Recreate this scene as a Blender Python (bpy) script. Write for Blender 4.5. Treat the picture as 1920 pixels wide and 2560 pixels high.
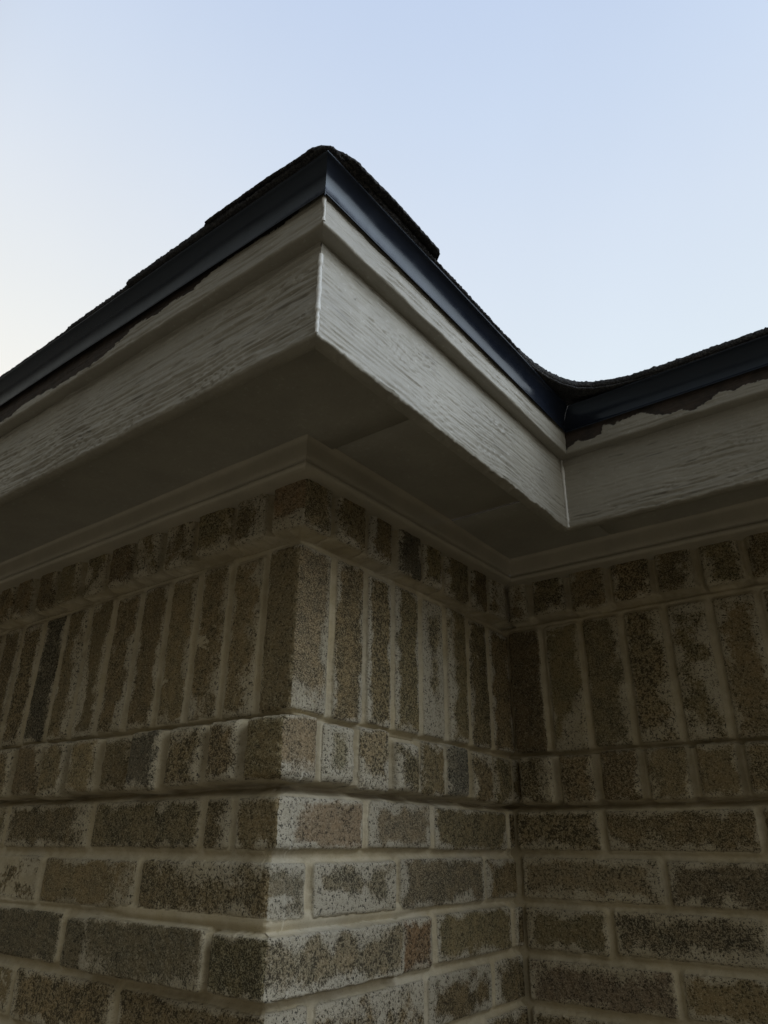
import bpy, bmesh, math, random
import numpy as np
from mathutils import Matrix, Vector

scene = bpy.context.scene
for o in list(bpy.data.objects):
    bpy.data.objects.remove(o, do_unlink=True)

# ---------------------------------------------------------------- camera
YAW, PITCH, ROLL = 0.6517, 0.4340, 0.0080
CAM = Vector((0.5973, -0.6078, -0.1380))
cy_, sy_, cp_, sp_ = math.cos(YAW), math.sin(YAW), math.cos(PITCH), math.sin(PITCH)
F = Vector((-sy_ * cp_, cy_ * cp_, sp_)); R = Vector((cy_, sy_, 0)); U = R.cross(F)
R2 = R * math.cos(ROLL) + U * math.sin(ROLL); U2 = U * math.cos(ROLL) - R * math.sin(ROLL)
cd = bpy.data.cameras.new("camera")
cam = bpy.data.objects.new("camera", cd); scene.collection.objects.link(cam)
cam.matrix_world = Matrix(((R2.x, U2.x, -F.x, CAM.x), (R2.y, U2.y, -F.y, CAM.y), (R2.z, U2.z, -F.z, CAM.z), (0, 0, 0, 1)))
cd.sensor_fit = 'VERTICAL'; cd.sensor_height = 24.0; cd.lens = 24.0 * 1790.8 / 2560.0
cd.clip_start = 0.01; cd.clip_end = 3000
scene.camera = cam
scene.render.resolution_x = 768; scene.render.resolution_y = 1024

# ---------------------------------------------------------------- sky, sun, exposure
SUN_EL = math.radians(3.0)
SUN_DIR = Vector((-0.93, 0.36, 0)).normalized()        # low behind the house, to the left
world = bpy.data.worlds.new("World"); scene.world = world; world.use_nodes = True
wn, wl = world.node_tree.nodes, world.node_tree.links
wn.clear()
def N(nodes, t, **kw):
    n = nodes.new(t)
    for k, v in kw.items():
        setattr(n, k, v)
    return n
tc = N(wn, 'ShaderNodeTexCoord'); sep = N(wn, 'ShaderNodeSeparateXYZ'); wl.new(tc.outputs['Generated'], sep.inputs[0])
def wm(op, a, b=None, c=None, clamp=False):
    n = N(wn, 'ShaderNodeMath', operation=op, use_clamp=clamp)
    for i, v in enumerate((a, b, c)):
        if v is None: continue
        if isinstance(v, (int, float)): n.inputs[i].default_value = v
        else: wl.new(v, n.inputs[i])
    return n.outputs[0]
def dot_dir(v):
    n = N(wn, 'ShaderNodeVectorMath', operation='DOT_PRODUCT'); wl.new(tc.outputs['Generated'], n.inputs[0])
    n.inputs[1].default_value = v; return n.outputs['Value']
ramp = N(wn, 'ShaderNodeValToRGB'); wl.new(sep.outputs['Z'], ramp.inputs[0])
cr = ramp.color_ramp
def s2l(c): return tuple((x / 12.92 if x <= .04045 else ((x + .055) / 1.055) ** 2.4) for x in [v / 255 for v in c])
stops = [(0.0, (0.92, 0.93, 0.95)), (0.42, s2l((232, 241, 247))), (0.56, s2l((227, 238, 248))), (0.70, s2l((218, 230, 247))), (0.80, s2l((207, 222, 245))), (0.90, s2l((195, 212, 241))), (1.0, s2l((165, 186, 230)))]
while len(cr.elements) > 1: cr.elements.remove(cr.elements[0])
cr.elements[0].position = 0; cr.elements[0].color = stops[0][1] + (1,)
for p, c in stops[1:]:
    e = cr.elements.new(p); e.color = tuple(c) + (1,)
sky = N(wn, 'ShaderNodeTexSky', sky_type='NISHITA', sun_disc=False, sun_elevation=SUN_EL,
        sun_rotation=math.atan2(SUN_DIR.x, SUN_DIR.y), air_density=1.0, dust_density=1.5, ozone_density=1.0)
# warm horizon glow on the sun's side
warm = wm('MULTIPLY', wm('POWER', wm('MAXIMUM', dot_dir((-0.93 * .97, 0.30 * .97, 0.22)), 0.0), 7.0), 0.95, clamp=True)
mw = N(wn, 'ShaderNodeMix', data_type='RGBA'); wl.new(warm, mw.inputs[0]); wl.new(ramp.outputs[0], mw.inputs[6]); mw.inputs[7].default_value = (1.0, 0.93, 0.80, 1)
sk = N(wn, 'ShaderNodeMix', data_type='RGBA', blend_type='ADD'); sk.inputs[0].default_value = 0.05
wl.new(mw.outputs[2], sk.inputs[6]); wl.new(sky.outputs[0], sk.inputs[7])
# the sky opposite the sunset is dimmer (towards -Y), the open horizon on the +X side is bright
back = N(wn, 'ShaderNodeMapRange', interpolation_type='SMOOTHSTEP'); wl.new(dot_dir((0.10, 0.995, 0.0)), back.inputs[0])
back.inputs[1].default_value = -0.35; back.inputs[2].default_value = 0.12; back.inputs[4].default_value = 1.0
low = N(wn, 'ShaderNodeMapRange', interpolation_type='SMOOTHSTEP'); wl.new(sep.outputs['Z'], low.inputs[0])
low.inputs[1].default_value = 0.05; low.inputs[2].default_value = 0.45; low.inputs[3].default_value = 0.08; low.inputs[4].default_value = 0.35
wl.new(low.outputs[0], back.inputs[3])
lobe = wm('MULTIPLY', wm('POWER', wm('MAXIMUM', dot_dir((0.80, 0.16, 0.578)), 0.0), 10.0), 5.3)
lum = wm('ADD', back.outputs[0], lobe)
dim = N(wn, 'ShaderNodeMix', data_type='RGBA', blend_type='MULTIPLY'); dim.inputs[0].default_value = 1.0
dimc = N(wn, 'ShaderNodeMix', data_type='RGBA'); wl.new(wm('MULTIPLY', wm('SUBTRACT', 1.0, back.outputs[0]), 1.15, clamp=True), dimc.inputs[0])
dimc.inputs[6].default_value = (1, 1, 1, 1); dimc.inputs[7].default_value = (1.0, 0.90, 0.72, 1)
wl.new(sk.outputs[2], dim.inputs[6]); wl.new(dimc.outputs[2], dim.inputs[7])
sc_ = N(wn, 'ShaderNodeVectorMath', operation='SCALE'); wl.new(dim.outputs[2], sc_.inputs[0]); wl.new(lum, sc_.inputs[3])
hz = N(wn, 'ShaderNodeTexNoise'); hz.inputs['Scale'].default_value = 2.2; hz.inputs['Detail'].default_value = 4; hz.inputs['Distortion'].default_value = 0.6
wl.new(tc.outputs['Generated'], hz.inputs['Vector'])
hzf = wm('ADD', 0.965, wm('MULTIPLY', hz.outputs['Fac'], 0.07)); wl.new(wm('MULTIPLY', lum, hzf), sc_.inputs[3])   # thin uneven high haze
bg = N(wn, 'ShaderNodeBackground'); bg.inputs[1].default_value = 0.92; wl.new(sc_.outputs[0], bg.inputs[0])
wo = N(wn, 'ShaderNodeOutputWorld'); wl.new(bg.outputs[0], wo.inputs[0])

sd = bpy.data.lights.new("sun", 'SUN'); sd.energy = 0.5; sd.angle = math.radians(4); sd.color = (1.0, 0.78, 0.55)
sun = bpy.data.objects.new("sun", sd); scene.collection.objects.link(sun)
sv = Vector((SUN_DIR.x * math.cos(SUN_EL), SUN_DIR.y * math.cos(SUN_EL), math.sin(SUN_EL)))
sun.rotation_euler = sv.to_track_quat('Z', 'Y').to_euler(); sun.location = (-6, 4, 5)
scene.view_settings.view_transform = 'Standard'; scene.view_settings.look = 'None'
scene.view_settings.exposure = 0.0; scene.view_settings.gamma = 1.0
scene.cycles.max_bounces = 8; scene.cycles.diffuse_bounces = 5

# ---------------------------------------------------------------- numpy noise
_rs = np.random.RandomState(7)
_tab = _rs.rand(65536)
def _h(i, j, k):
    return _tab[((i * 73856093) ^ (j * 19349663) ^ (k * 83492791)) & 65535]
def vnoise(x, y, z=0.0):
    x, y, z = np.broadcast_arrays(np.asarray(x, float), np.asarray(y, float), np.asarray(z, float))
    xi, yi, zi = np.floor(x).astype(np.int64), np.floor(y).astype(np.int64), np.floor(z).astype(np.int64)
    fx, fy, fz = x - xi, y - yi, z - zi
    fx = fx * fx * fx * (fx * (fx * 6 - 15) + 10); fy = fy * fy * fy * (fy * (fy * 6 - 15) + 10); fz = fz * fz * fz * (fz * (fz * 6 - 15) + 10)
    r = 0
    for a in (0, 1):
        for b in (0, 1):
            for c in (0, 1):
                r = r + _h(xi + a, yi + b, zi + c) * (fx if a else 1 - fx) * (fy if b else 1 - fy) * (fz if c else 1 - fz)
    return r * 2 - 1
def fbm(x, y, z=0.0, octv=4, gain=0.5):
    r, a, s = 0, 1.0, 0.0
    for o in range(octv):
        r = r + a * vnoise(x * 2 ** o + 13.7 * o, y * 2 ** o - 7.3 * o, z + 5.1 * o); s += a; a *= gain
    return r / s
def sst(a, b, x):
    t = np.clip((x - a) / (b - a), 0, 1); return t * t * (3 - 2 * t)

# ---------------------------------------------------------------- scene graph helpers
L = 0.5412            # length of the short wall between the outer and the inner corner
ZG = -1.72            # ground level
def link(o): scene.collection.objects.link(o); return o
house = link(bpy.data.objects.new("brick_house", None)); house.location = (0, 0, ZG)
house["label"] = "brick house corner with grey painted eaves and a dark shingle roof"
house["category"] = "house"
def part(name, me, parent, label=None):
    o = link(bpy.data.objects.new(name, me)); o.parent = parent
    if parent is house: o.location = (0, 0, -ZG)
    if label: o["label"] = label
    return o
def grid_mesh(name, X, Y, Z, mats, attrs=None, flip=False, smooth=True, extra=None):
    """X, Y, Z are (rows, cols) arrays"""
    nr, nc = X.shape
    co = np.stack([X, Y, Z], -1).reshape(-1, 3)
    i = np.arange(nr * nc).reshape(nr, nc)
    q = np.stack([i[:-1, :-1], i[:-1, 1:], i[1:, 1:], i[1:, :-1]], -1).reshape(-1, 4)
    if flip: q = q[:, ::-1]
    me = bpy.data.meshes.new(name)
    me.vertices.add(len(co)); me.vertices.foreach_set('co', co.astype(np.float32).ravel())
    me.loops.add(q.size); me.loops.foreach_set('vertex_index', q.astype(np.int32).ravel())
    me.polygons.add(len(q)); me.polygons.foreach_set('loop_start', np.arange(0, q.size, 4, dtype=np.int32))
    me.polygons.foreach_set('loop_total', np.full(len(q), 4, dtype=np.int32))
    me.update(calc_edges=True)
    me.polygons.foreach_set('use_smooth', np.full(len(q), smooth, dtype=bool))
    for m in (mats if isinstance(mats, (list, tuple)) else [mats]): me.materials.append(m)
    for k, v in (attrs or {}).items():
        if v.ndim == 3:
            a = me.attributes.new(k, 'FLOAT_COLOR', 'POINT'); c = np.ones((nr * nc, 4), np.float32); c[:, :3] = v.reshape(-1, 3)
            a.data.foreach_set('color', c.ravel())
        else:
            a = me.attributes.new(k, 'FLOAT', 'POINT'); a.data.foreach_set('value', v.astype(np.float32).ravel())
    return me
def poly_mesh(name, verts, faces, mat):
    me = bpy.data.meshes.new(name); me.from_pydata([tuple(v) for v in verts], [], faces); me.update()
    me.materials.append(mat); return me

# ---------------------------------------------------------------- materials
def new_mat(name):
    m = bpy.data.materials.new(name); m.use_nodes = True
    nt = m.node_tree; b = nt.nodes['Principled BSDF']
    return m, nt, b
class NT:
    def __init__(s, nt): s.nt = nt; s.n = nt.nodes; s.l = nt.links
    def put(s, sock, v):
        if isinstance(v, (int, float, tuple, list)): sock.default_value = v
        else: s.l.new(v, sock)
    def m(s, op, a, b=None, c=None, clamp=False):
        n = s.n.new('ShaderNodeMath'); n.operation = op; n.use_clamp = clamp
        for i, v in enumerate((a, b, c)):
            if v is not None: s.put(n.inputs[i], v)
        return n.outputs[0]
    def noise(s, vec, scale, detail=3, rough=0.5, dist=0.0):
        n = s.n.new('ShaderNodeTexNoise'); s.l.new(vec, n.inputs['Vector']); n.inputs['Scale'].default_value = scale
        n.inputs['Detail'].default_value = detail; n.inputs['Roughness'].default_value = rough; n.inputs['Distortion'].default_value = dist
        return n.outputs['Fac']
    def mr(s, v, a, b, c=0.0, d=1.0, smooth=True):
        n = s.n.new('ShaderNodeMapRange'); n.interpolation_type = 'SMOOTHSTEP' if smooth else 'LINEAR'; s.l.new(v, n.inputs[0])
        for i, x in enumerate((a, b, c, d)): s.put(n.inputs[i + 1], x)
        return n.outputs[0]
    def mix(s, f, a, b, blend='MIX'):
        n = s.n.new('ShaderNodeMix'); n.data_type = 'RGBA'; n.blend_type = blend
        s.put(n.inputs[0], f)
        for i, v in ((6, a), (7, b)):
            s.put(n.inputs[i], v + (1,) if isinstance(v, tuple) and len(v) == 3 else v)
        return n.outputs[2]
    def attr(s, name):
        n = s.n.new('ShaderNodeAttribute'); n.attribute_name = name; return n
    def obj(s): return s.n.new('ShaderNodeTexCoord').outputs['Object']
    def scalev(s, vec, v):
        n = s.n.new('ShaderNodeVectorMath'); n.operation = 'MULTIPLY'; s.l.new(vec, n.inputs[0]); n.inputs[1].default_value = v; return n.outputs[0]
    def bump(s, h, dist, strength=1.0, normal=None):
        n = s.n.new('ShaderNodeBump'); n.inputs['Distance'].default_value = dist; n.inputs['Strength'].default_value = strength
        s.l.new(h, n.inputs['Height'])
        if normal is not None: s.l.new(normal, n.inputs['Normal'])
        return n.outputs[0]

def brick_material():
    m, nt, b = new_mat('pitted_brick_and_mortar'); t = NT(nt); v = t.obj()
    tint = t.attr('tint').outputs['Color']; smear = t.attr('smear').outputs['Fac']; pale = t.attr('pale').outputs['Fac']
    n_f = t.noise(v, 640, 3, 0.7); n_m = t.noise(v, 280, 4, 0.65, 0.3); n_l = t.noise(v, 45, 4, 0.6); n_xl = t.noise(v, 11, 3, 0.5)
    # smear threshold broken up by the pits
    sm = t.m('ADD', smear, t.m('MULTIPLY', t.m('SUBTRACT', n_m, 0.5), 1.0))
    sm = t.m('ADD', sm, t.m('MULTIPLY', t.m('SUBTRACT', n_f, 0.5), 1.1))
    sm = t.mr(sm, 0.25, 0.80)
    # brick body
    bc = t.mix(t.mr(n_l, 0.3, 0.7), tint, t.mix(1.0, tint, (1.18, 1.10, 1.02), 'MULTIPLY'))
    bc = t.mix(t.mr(t.m('ADD', t.m('MULTIPLY', n_f, 0.7), t.m('MULTIPLY', n_m, 0.3)), 0.52, 0.62), bc, t.mix(0.5, bc, (0.50, 0.435, 0.305)))
    rn = t.attr('rnd').outputs['Fac']; wf = t.mr(rn, 0, 1, 0.35, 0.75, smooth=False)
    spd = t.m('ADD', t.m('MULTIPLY', n_f, wf), t.m('MULTIPLY', n_m, t.m('SUBTRACT', 1.0, wf)))
    thr = t.m('MULTIPLY', t.m('SUBTRACT', t.m('FRACT', t.m('MULTIPLY', rn, 7.3)), 0.5), 0.055)
    speck = t.mr(t.m('ADD', spd, t.m('ADD', thr, t.m('MULTIPLY', t.m('SUBTRACT', n_l, 0.5), 0.15))), 0.505, 0.435)
    bc = t.mix(t.m('MULTIPLY', speck, 0.80), bc, (0.020, 0.016, 0.012))
    # mortar and smeared lime
    mc = t.mix(t.mr(n_xl, 0.35, 0.65), (0.45, 0.380, 0.250), (0.37, 0.316, 0.212))
    mc = t.mix(t.mr(n_l, 0.35, 0.75), mc, (0.51, 0.445, 0.32))
    mc = t.mix(t.m('MULTIPLY', pale, 0.6), mc, (0.50, 0.47, 0.40))
    mc = t.mix(t.m('MULTIPLY', t.mr(n_f, 0.42, 0.30), 0.5), mc, (0.12, 0.10, 0.08))
    pit2 = t.mr(t.m('ADD', t.m('MULTIPLY', n_m, 0.6), t.m('MULTIPLY', n_f, 0.4)), 0.475, 0.415)
    grit = t.attr('grit').outputs['Fac']
    mc = t.mix(t.m('MULTIPLY', pit2, t.m('MULTIPLY', grit, 0.9)), mc, (0.02, 0.017, 0.014))
    col = t.mix(sm, bc, mc)
    t.l.new(col, b.inputs['Base Color'])
    b.inputs['Roughness'].default_value = 0.92; b.inputs['Specular IOR Level'].default_value = 0.25
    hh = t.m('ADD', t.m('MULTIPLY', spd, t.m('ADD', t.m('MULTIPLY', grit, 0.85), 0.15)), t.m('MULTIPLY', t.noise(v, 1400, 2, 0.5), 0.10))
    t.l.new(t.bump(hh, 0.0045, 0.8), b.inputs['Normal'])
    return m
M_BRICK = brick_material()

def paint_material(name, base, dirt=0.5, grain=True):
    m, nt, b = new_mat(name); t = NT(nt); v = t.obj()
    n1 = t.noise(v, 14, 5, 0.6); n2 = t.noise(v, 160, 4, 0.6); n3 = t.noise(v, 600, 2, 0.5)
    c = t.mix(t.mr(n1, 0.3, 0.7), base, tuple(x * 0.86 for x in base))
    c = t.mix(t.m('MULTIPLY', t.mr(n2, 0.56, 0.75), dirt * 0.5), c, (0.20, 0.18, 0.14))
    c = t.mix(t.m('MULTIPLY', t.mr(n2, 0.42, 0.28), dirt * 0.35), c, (0.62, 0.60, 0.56))
    if grain:
        peel = t.attr('peel').outputs['Fac']; crk = t.attr('crack').outputs['Fac']
        c = t.mix(t.m('MULTIPLY', crk, 0.8), c, (0.06, 0.05, 0.04))
        pc = t.mix(t.mr(t.noise(v, 60, 5, 0.7), 0.35, 0.7), (0.050, 0.036, 0.029), (0.024, 0.020, 0.018))
        c = t.mix(peel, c, pc)
        t.l.new(t.mr(peel, 0, 1, 0.42, 0.8), b.inputs['Roughness'])
    else: b.inputs['Roughness'].default_value = 0.5
    t.l.new(c, b.inputs['Base Color']); b.inputs['Specular IOR Level'].default_value = 0.4
    t.l.new(t.bump(t.m('ADD', t.m('MULTIPLY', n2, 0.6), t.m('MULTIPLY', n3, 0.2)), 0.0012, 0.5), b.inputs['Normal'])
    return m
M_FASCIA = paint_material('grey_painted_woodgrain_board', (0.315, 0.294, 0.248), 0.6)
M_SOFFIT = paint_material('grey_painted_soffit', (0.33, 0.31, 0.262), 0.6, grain=False)
M_FRIEZE = paint_material('taupe_painted_moulding', (0.44, 0.395, 0.31), 0.3, grain=False)

def drip_material():
    m, nt, b = new_mat('dark_coated_drip_metal'); t = NT(nt); v = t.obj()
    n = t.noise(v, 30, 4, 0.6)
    t.l.new(t.mix(n, (0.009, 0.012, 0.021), (0.014, 0.018, 0.029)), b.inputs['Base Color'])
    t.l.new(t.mr(n, 0.3, 0.7, 0.17, 0.26), b.inputs['Roughness']); b.inputs['Specular IOR Level'].default_value = 0.42; b.inputs['Specular Tint'].default_value = (0.75, 0.87, 1.0, 1); b.inputs['Coat Weight'].default_value = 0.0; b.inputs['Coat IOR'].default_value = 1.5; b.inputs['Coat Roughness'].default_value = 0.16
    t.l.new(t.bump(t.noise(v, 18, 3, 0.5), 0.0012, 0.6), b.inputs['Normal'])
    return m
M_DRIP = drip_material()
def shingle_material():
    m, nt, b = new_mat('dark_granulated_shingle'); t = NT(nt); v = t.obj()
    vo = t.n.new('ShaderNodeTexVoronoi'); t.l.new(v, vo.inputs['Vector']); vo.inputs['Scale'].default_value = 650
    g = t.mix(t.mr(vo.outputs['Color'], 0.2, 0.9), (0.020, 0.020, 0.022), (0.085, 0.082, 0.080))
    t.l.new(t.mix(t.mr(t.noise(v, 9, 3), 0.4, 0.6), g, t.mix(0.5, g, (0.025, 0.025, 0.028))), b.inputs['Base Color'])
    b.inputs['Roughness'].default_value = 0.95; b.inputs['Specular IOR Level'].default_value = 0.15
    t.l.new(t.bump(vo.outputs['Distance'], 0.001, 0.9), b.inputs['Normal'])
    return m
M_SHINGLE = shingle_material()
def simple(name, c, r=0.9, sc=5):
    m, nt, b = new_mat(name); t = NT(nt); v = t.obj()
    t.l.new(t.mix(t.noise(v, sc, 6, 0.65), tuple(x * 0.7 for x in c), tuple(x * 1.3 for x in c)), b.inputs['Base Color'])
    b.inputs['Roughness'].default_value = r; return m
M_GROUND = simple('pale_dry_ground', (0.165, 0.134, 0.088), 1.0, 3)
M_CAULK = simple('painted_caulk', (0.58, 0.57, 0.54), 0.5, 90)
M_NAIL = simple('rusty_nail_head', (0.05, 0.035, 0.03), 0.6, 200)

# ---------------------------------------------------------------- walls as fields of real brick relief
# level bands: (z0, z1, dA, dB, dC) plane of each course in metres proud of the nominal wall
ROWS = dict(
    R2=(0.2270, 0.3150, 0.013, 0.017, 0.015),
    S=(0.0032, 0.2100, 0.0, 0.0, 0.0),
    R1=(-0.0770, -0.0050, 0.022, 0.012, 0.017),
    C1=(-0.1450, -0.0890, 0.004, -0.005, 0.006),
    C2=(-0.2130, -0.1570, 0.007, -0.009, 0.006),
    C3=(-0.2800, -0.2245, 0.008, -0.004, 0.006),
    C4=(-0.3460, -0.2920, 0.005, -0.006, 0.006))
_z = -0.3460
for i in range(5, 27):
    ROWS['C%d' % i] = (_z - 0.0675, _z - 0.0120, 0.005, -0.006, 0.006); _z -= 0.0675
WI = {'A': 2, 'B': 3, 'C': 4}
def fill(j, lo, hi, step):
    j = sorted(j)
    while lo < 5 and j[0] > lo: j.insert(0, j[0] - step)
    while j[-1] < hi: j.append(j[-1] + step)
    return j
RUN = 0.2145
joints = {
 ('A', 'C1'): [-0.586, -0.359, -0.132, -0.078, None], ('B', 'C1'): [None, 0.152, 0.301, 0.5215], ('C', 'C1'): [-0.004, 0.146, 0.367],
 ('A', 'C2'): [-0.458, -0.236, None], ('B', 'C2'): [None, 0.056, 0.223, 0.446, 0.60], ('C', 'C2'): [0.0, 0.229],
 ('A', 'C3'): [-0.380, -0.317, -0.086, None], ('B', 'C3'): [None, 0.221, 0.301, 0.517], ('C', 'C3'): [0.0, 0.141],
 ('A', 'C4'): [-0.479, -0.248, None], ('B', 'C4'): [None, 0.066, 0.281, 0.451, 0.60], ('C', 'C4'): [0.0, 0.227],
 ('A', 'R1'): [-0.57, -0.491, -0.418, -0.346, -0.273, -0.201, -0.123, -0.058, None], ('B', 'R1'): [None, 0.047, 0.118, 0.189, 0.253, 0.322, 0.389, 0.458, 0.524],
 ('C', 'R1'): [0.012, 0.082, 0.15, 0.221, 0.293, 0.36],
 ('A', 'R2'): [-0.569, -0.492, -0.422, -0.349, -0.278, -0.204, -0.121, -0.051, None], ('B', 'R2'): [None, 0.049, 0.121, 0.187, 0.256, 0.32, 0.403, 0.463, 0.53],
 ('C', 'R2'): [0.01, 0.059, 0.131, 0.204, 0.279, 0.348, 0.417],
 ('A', 'S'): [-0.606, -0.534, -0.466, -0.399, -0.329, -0.261, -0.194, -0.127, -0.061, None], ('B', 'S'): [None, 0.069, 0.136, 0.201, 0.271, 0.339, 0.407, 0.478, 0.56],
 ('C', 'S'): [-0.001, 0.07, 0.142, 0.213, 0.283, 0.352]}
rnd = random.Random(11)
def get_joints(w, row):
    step = 0.0705 if row[0] in 'RS' else RUN
    j = joints.get((w, row))
    if j is None:
        k = int(row[1:]); off = [0.107, 0.0][k % 2]
        if w == 'A': j = [-(off if off else RUN), None]
        elif w == 'B': j = [None, 0.092 if off else 0.205]; 
        else: j = [0.0, 0.14 if off else 0.225]
    j = list(j)
    if w == 'A':
        body = fill([x for x in j if x is not None], -3.0, -9, step); return body + [0.03]
    if w == 'B':
        body = [x for x in j if x is not None]; return [-0.03] + fill(body, 9, 0.56, step)
    return fill(j, j[0], 2.6, step)
# tints measured against the photo (albedo)
PAL = [tuple((np.array(c) * 0.32 + np.array((0.148, 0.124, 0.092)) * 0.68) * (1.46, 1.46, 1.05)) for c in [(0.150, 0.105, 0.085), (0.165, 0.115, 0.095), (0.135, 0.100, 0.085), (0.175, 0.130, 0.105), (0.145, 0.120, 0.095), (0.160, 0.105, 0.090), (0.125, 0.105, 0.095)]]
# a few bricks the photo singles out: (wall, row, a u inside it): dict(tint, smear amount, side widths ...)
SPECIAL = [
 ('A', 'R1', -0.237, dict(tint=(0.075, 0.072, 0.080), am=-0.15)),
 ('B', 'R1', 0.355, dict(tint=(0.090, 0.098, 0.125), am=-0.15)),
 ('B', 'R1', 0.083, dict(tint=(0.17, 0.16, 0.15), am=0.22, w=(.014, .012, .018, .008))),
 ('B', 'R1', 0.15, dict(tint=(0.19, 0.15, 0.125), w=(.004, .010, .014, .005))),
 ('B', 'R2', 0.22, dict(tint=(0.065, 0.062, 0.070), am=-0.2)),
 ('B', 'R1', 0.010, dict(tint=(0.18, 0.13, 0.115), am=0.10, w=(.014, .003, .012, .006))),
 ('A', 'R1', -0.030, dict(tint=(0.15, 0.115, 0.07), am=-0.1, w=(.006, .003, .003, .003))),
 ('A', 'S', -0.57, dict(tint=(0.075, 0.070, 0.070), am=-0.2)),
 ('A', 'S', -0.43, dict(am=0.05, patch=[(-0.445, 0.055, .016, .045, 1.2)])),
 ('A', 'S', -0.362, dict(am=-.05, patch=[(-0.345, 0.02, .010, .02, .8)])),
 ('A', 'S', -0.095, dict(am=0.0, w=(.006, .016, .010, .012))),
 ('A', 'S', -0.160, dict(am=0.0, w=(.005, .010, .016, .006))),
 ('A', 'S', -0.228, dict(am=0.0, w=(.004, .008, .012, .006))),
 ('A', 'S', -0.030, dict(tint=(0.135, 0.105, 0.075), am=-0.12, w=(.003, .001, .004, .004))),
 ('B', 'S', 0.033, dict(tint=(0.215, 0.165, 0.145), am=0.10, w=(.003, .011, .016, .004), patch=[(0.02, 0.03, .03, .03, .45)])),
 ('B', 'S', 0.305, dict(tint=(0.20, 0.175, 0.155), am=0.26, w=(.008, .008, .02, .012), patch=[(0.30, 0.07, .03, .09, .7)])),
 ('B', 'S', 0.10, dict(w=(.005, .008, .005, .012))),
 ('B', 'S', 0.372, dict(w=(.012, .004, .006, .004))),
 ('C', 'S', 0.105, dict(am=0.10, w=(.004, .010, .012, .004), patch=[(0.105, 0.03, .03, .05, .7)])),
 ('C', 'S', 0.178, dict(am=-0.02, w=(.003, .010, .008, .004))),
 ('C', 'S', 0.245, dict(am=-0.02, w=(.004, .013, .012, .003))),
 ('C', 'S', 0.317, dict(am=0.02, w=(.016, .020, .022, .045))),
 ('C', 'S', 0.385, dict(am=0.02, w=(.014, .012, .010, .014))),
 ('C', 'S', 0.035, dict(tint=(0.11, 0.080, 0.060), am=-0.2, w=(.002, .002, .004, .004))),
 ('C', 'R1', 0.045, dict(am=0.05, w=(.003, .018, .006, .006))),
 ('B', 'C1', 0.075, dict(tint=(0.175, 0.120, 0.115), am=0.02, w=(.03, .006, .006, .004), patch=[(0.0, -0.115, .034, .040, 1.3), (0.055, -0.10, .03, .02, .35)])),
 ('B', 'C1', 0.226, dict(tint=(0.165, 0.135, 0.135), am=0.10, w=(.010, .012, .006, .006), patch=[(0.20, -0.10, .05, .02, .5)])),
 ('B', 'C2', 0.02, dict(tint=(0.13, 0.12, 0.13), am=0.12, w=(.006, .006, .008, .008), patch=[(0.015, -0.192, .02, .006, .9)])),
 ('B', 'C2', 0.14, dict(tint=(0.15, 0.135, 0.135), am=0.12, w=(.008, .020, .012, .010), patch=[(0.10, -0.20, .06, .014, .9), (0.155, -0.17, .012, .04, .7)])),
 ('B', 'C2', 0.33, dict(tint=(0.16, 0.135, 0.13), am=0.06, w=(.012, .010, .008, .006))),
 ('B', 'C3', 0.11, dict(tint=(0.155, 0.130, 0.120), am=0.08, w=(.016, .006, .008, .010))),
 ('B', 'C3', 0.26, dict(tint=(0.165, 0.085, 0.060), am=-0.1, w=(.006, .006, .006, .006))),
 ('B', 'C4', 0.02, dict(am=0.9, w=(.05, .05, .03, .03))),
 ('B', 'C4', 0.17, dict(am=0.02, w=(.012, .006, .008, .03))),
 ('A', 'C2', -0.31, dict(am=0.0, w=(.004, .040, .006, .006))),
 ('A', 'C1', -0.46, dict(am=0.12, w=(.010, .030, .006, .006))),
 ('A', 'C2', -0.13, dict(tint=(0.15, 0.115, 0.080), am=0.0)),
 ('A', 'C3', -0.20, dict(tint=(0.115, 0.10, 0.088), am=-0.06, w=(.007, .018, .013, .006))),
 ('A', 'C3', -0.04, dict(tint=(0.125, 0.11, 0.075), am=-0.03)),
 ('A', 'C3', -0.35, dict(tint=(0.105, 0.092, 0.082), am=-0.15)),
 ('A', 'C3', -0.42, dict(tint=(0.105, 0.092, 0.082), am=-0.15, w=(.005, .004, .005, .003))),
 ('A', 'C1', -0.105, dict(am=0.0, w=(.005, .016, .004, .004))),
 ('C', 'C2', 0.10, dict(tint=(0.17, 0.135, 0.115), am=0.30, w=(.006, .012, .008, .006))),
 ('C', 'C2', 0.34, dict(tint=(0.115, 0.09, 0.08), am=-0.05, w=(.012, .006, .012, .006))),
 ('C', 'C3', 0.25, dict(tint=(0.14, 0.12, 0.115), am=0.20, w=(.012, .006, .010, .008))),
 ('C', 'C4', 0.12, dict(tint=(0.13, 0.095, 0.10), am=-0.02, w=(.010, .012, .006, .012))),
 ('A', 'R2', -0.085, dict(am=0.12, w=(.006, .020, .014, .003))),
 ('A', 'R2', -0.163, dict(am=0.0, w=(.003, .016, .008, .003))),
 ('A', 'R2', -0.313, dict(am=0.05, w=(.012, .010, .024, .003))),
 ('A', 'R2', -0.025, dict(tint=(0.175, 0.105, 0.075), am=0.0, w=(.006, .003, .014, .003), patch=[(-0.01, 0.235, .03, .014, .7)])),
 ('B', 'R2', 0.017, dict(tint=(0.20, 0.16, 0.12), am=0.22, w=(.010, .010, .010, .003))),
 ('B', 'R2', 0.495, dict(am=0.2, w=(.004, .03, .006, .003))),
]
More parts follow.
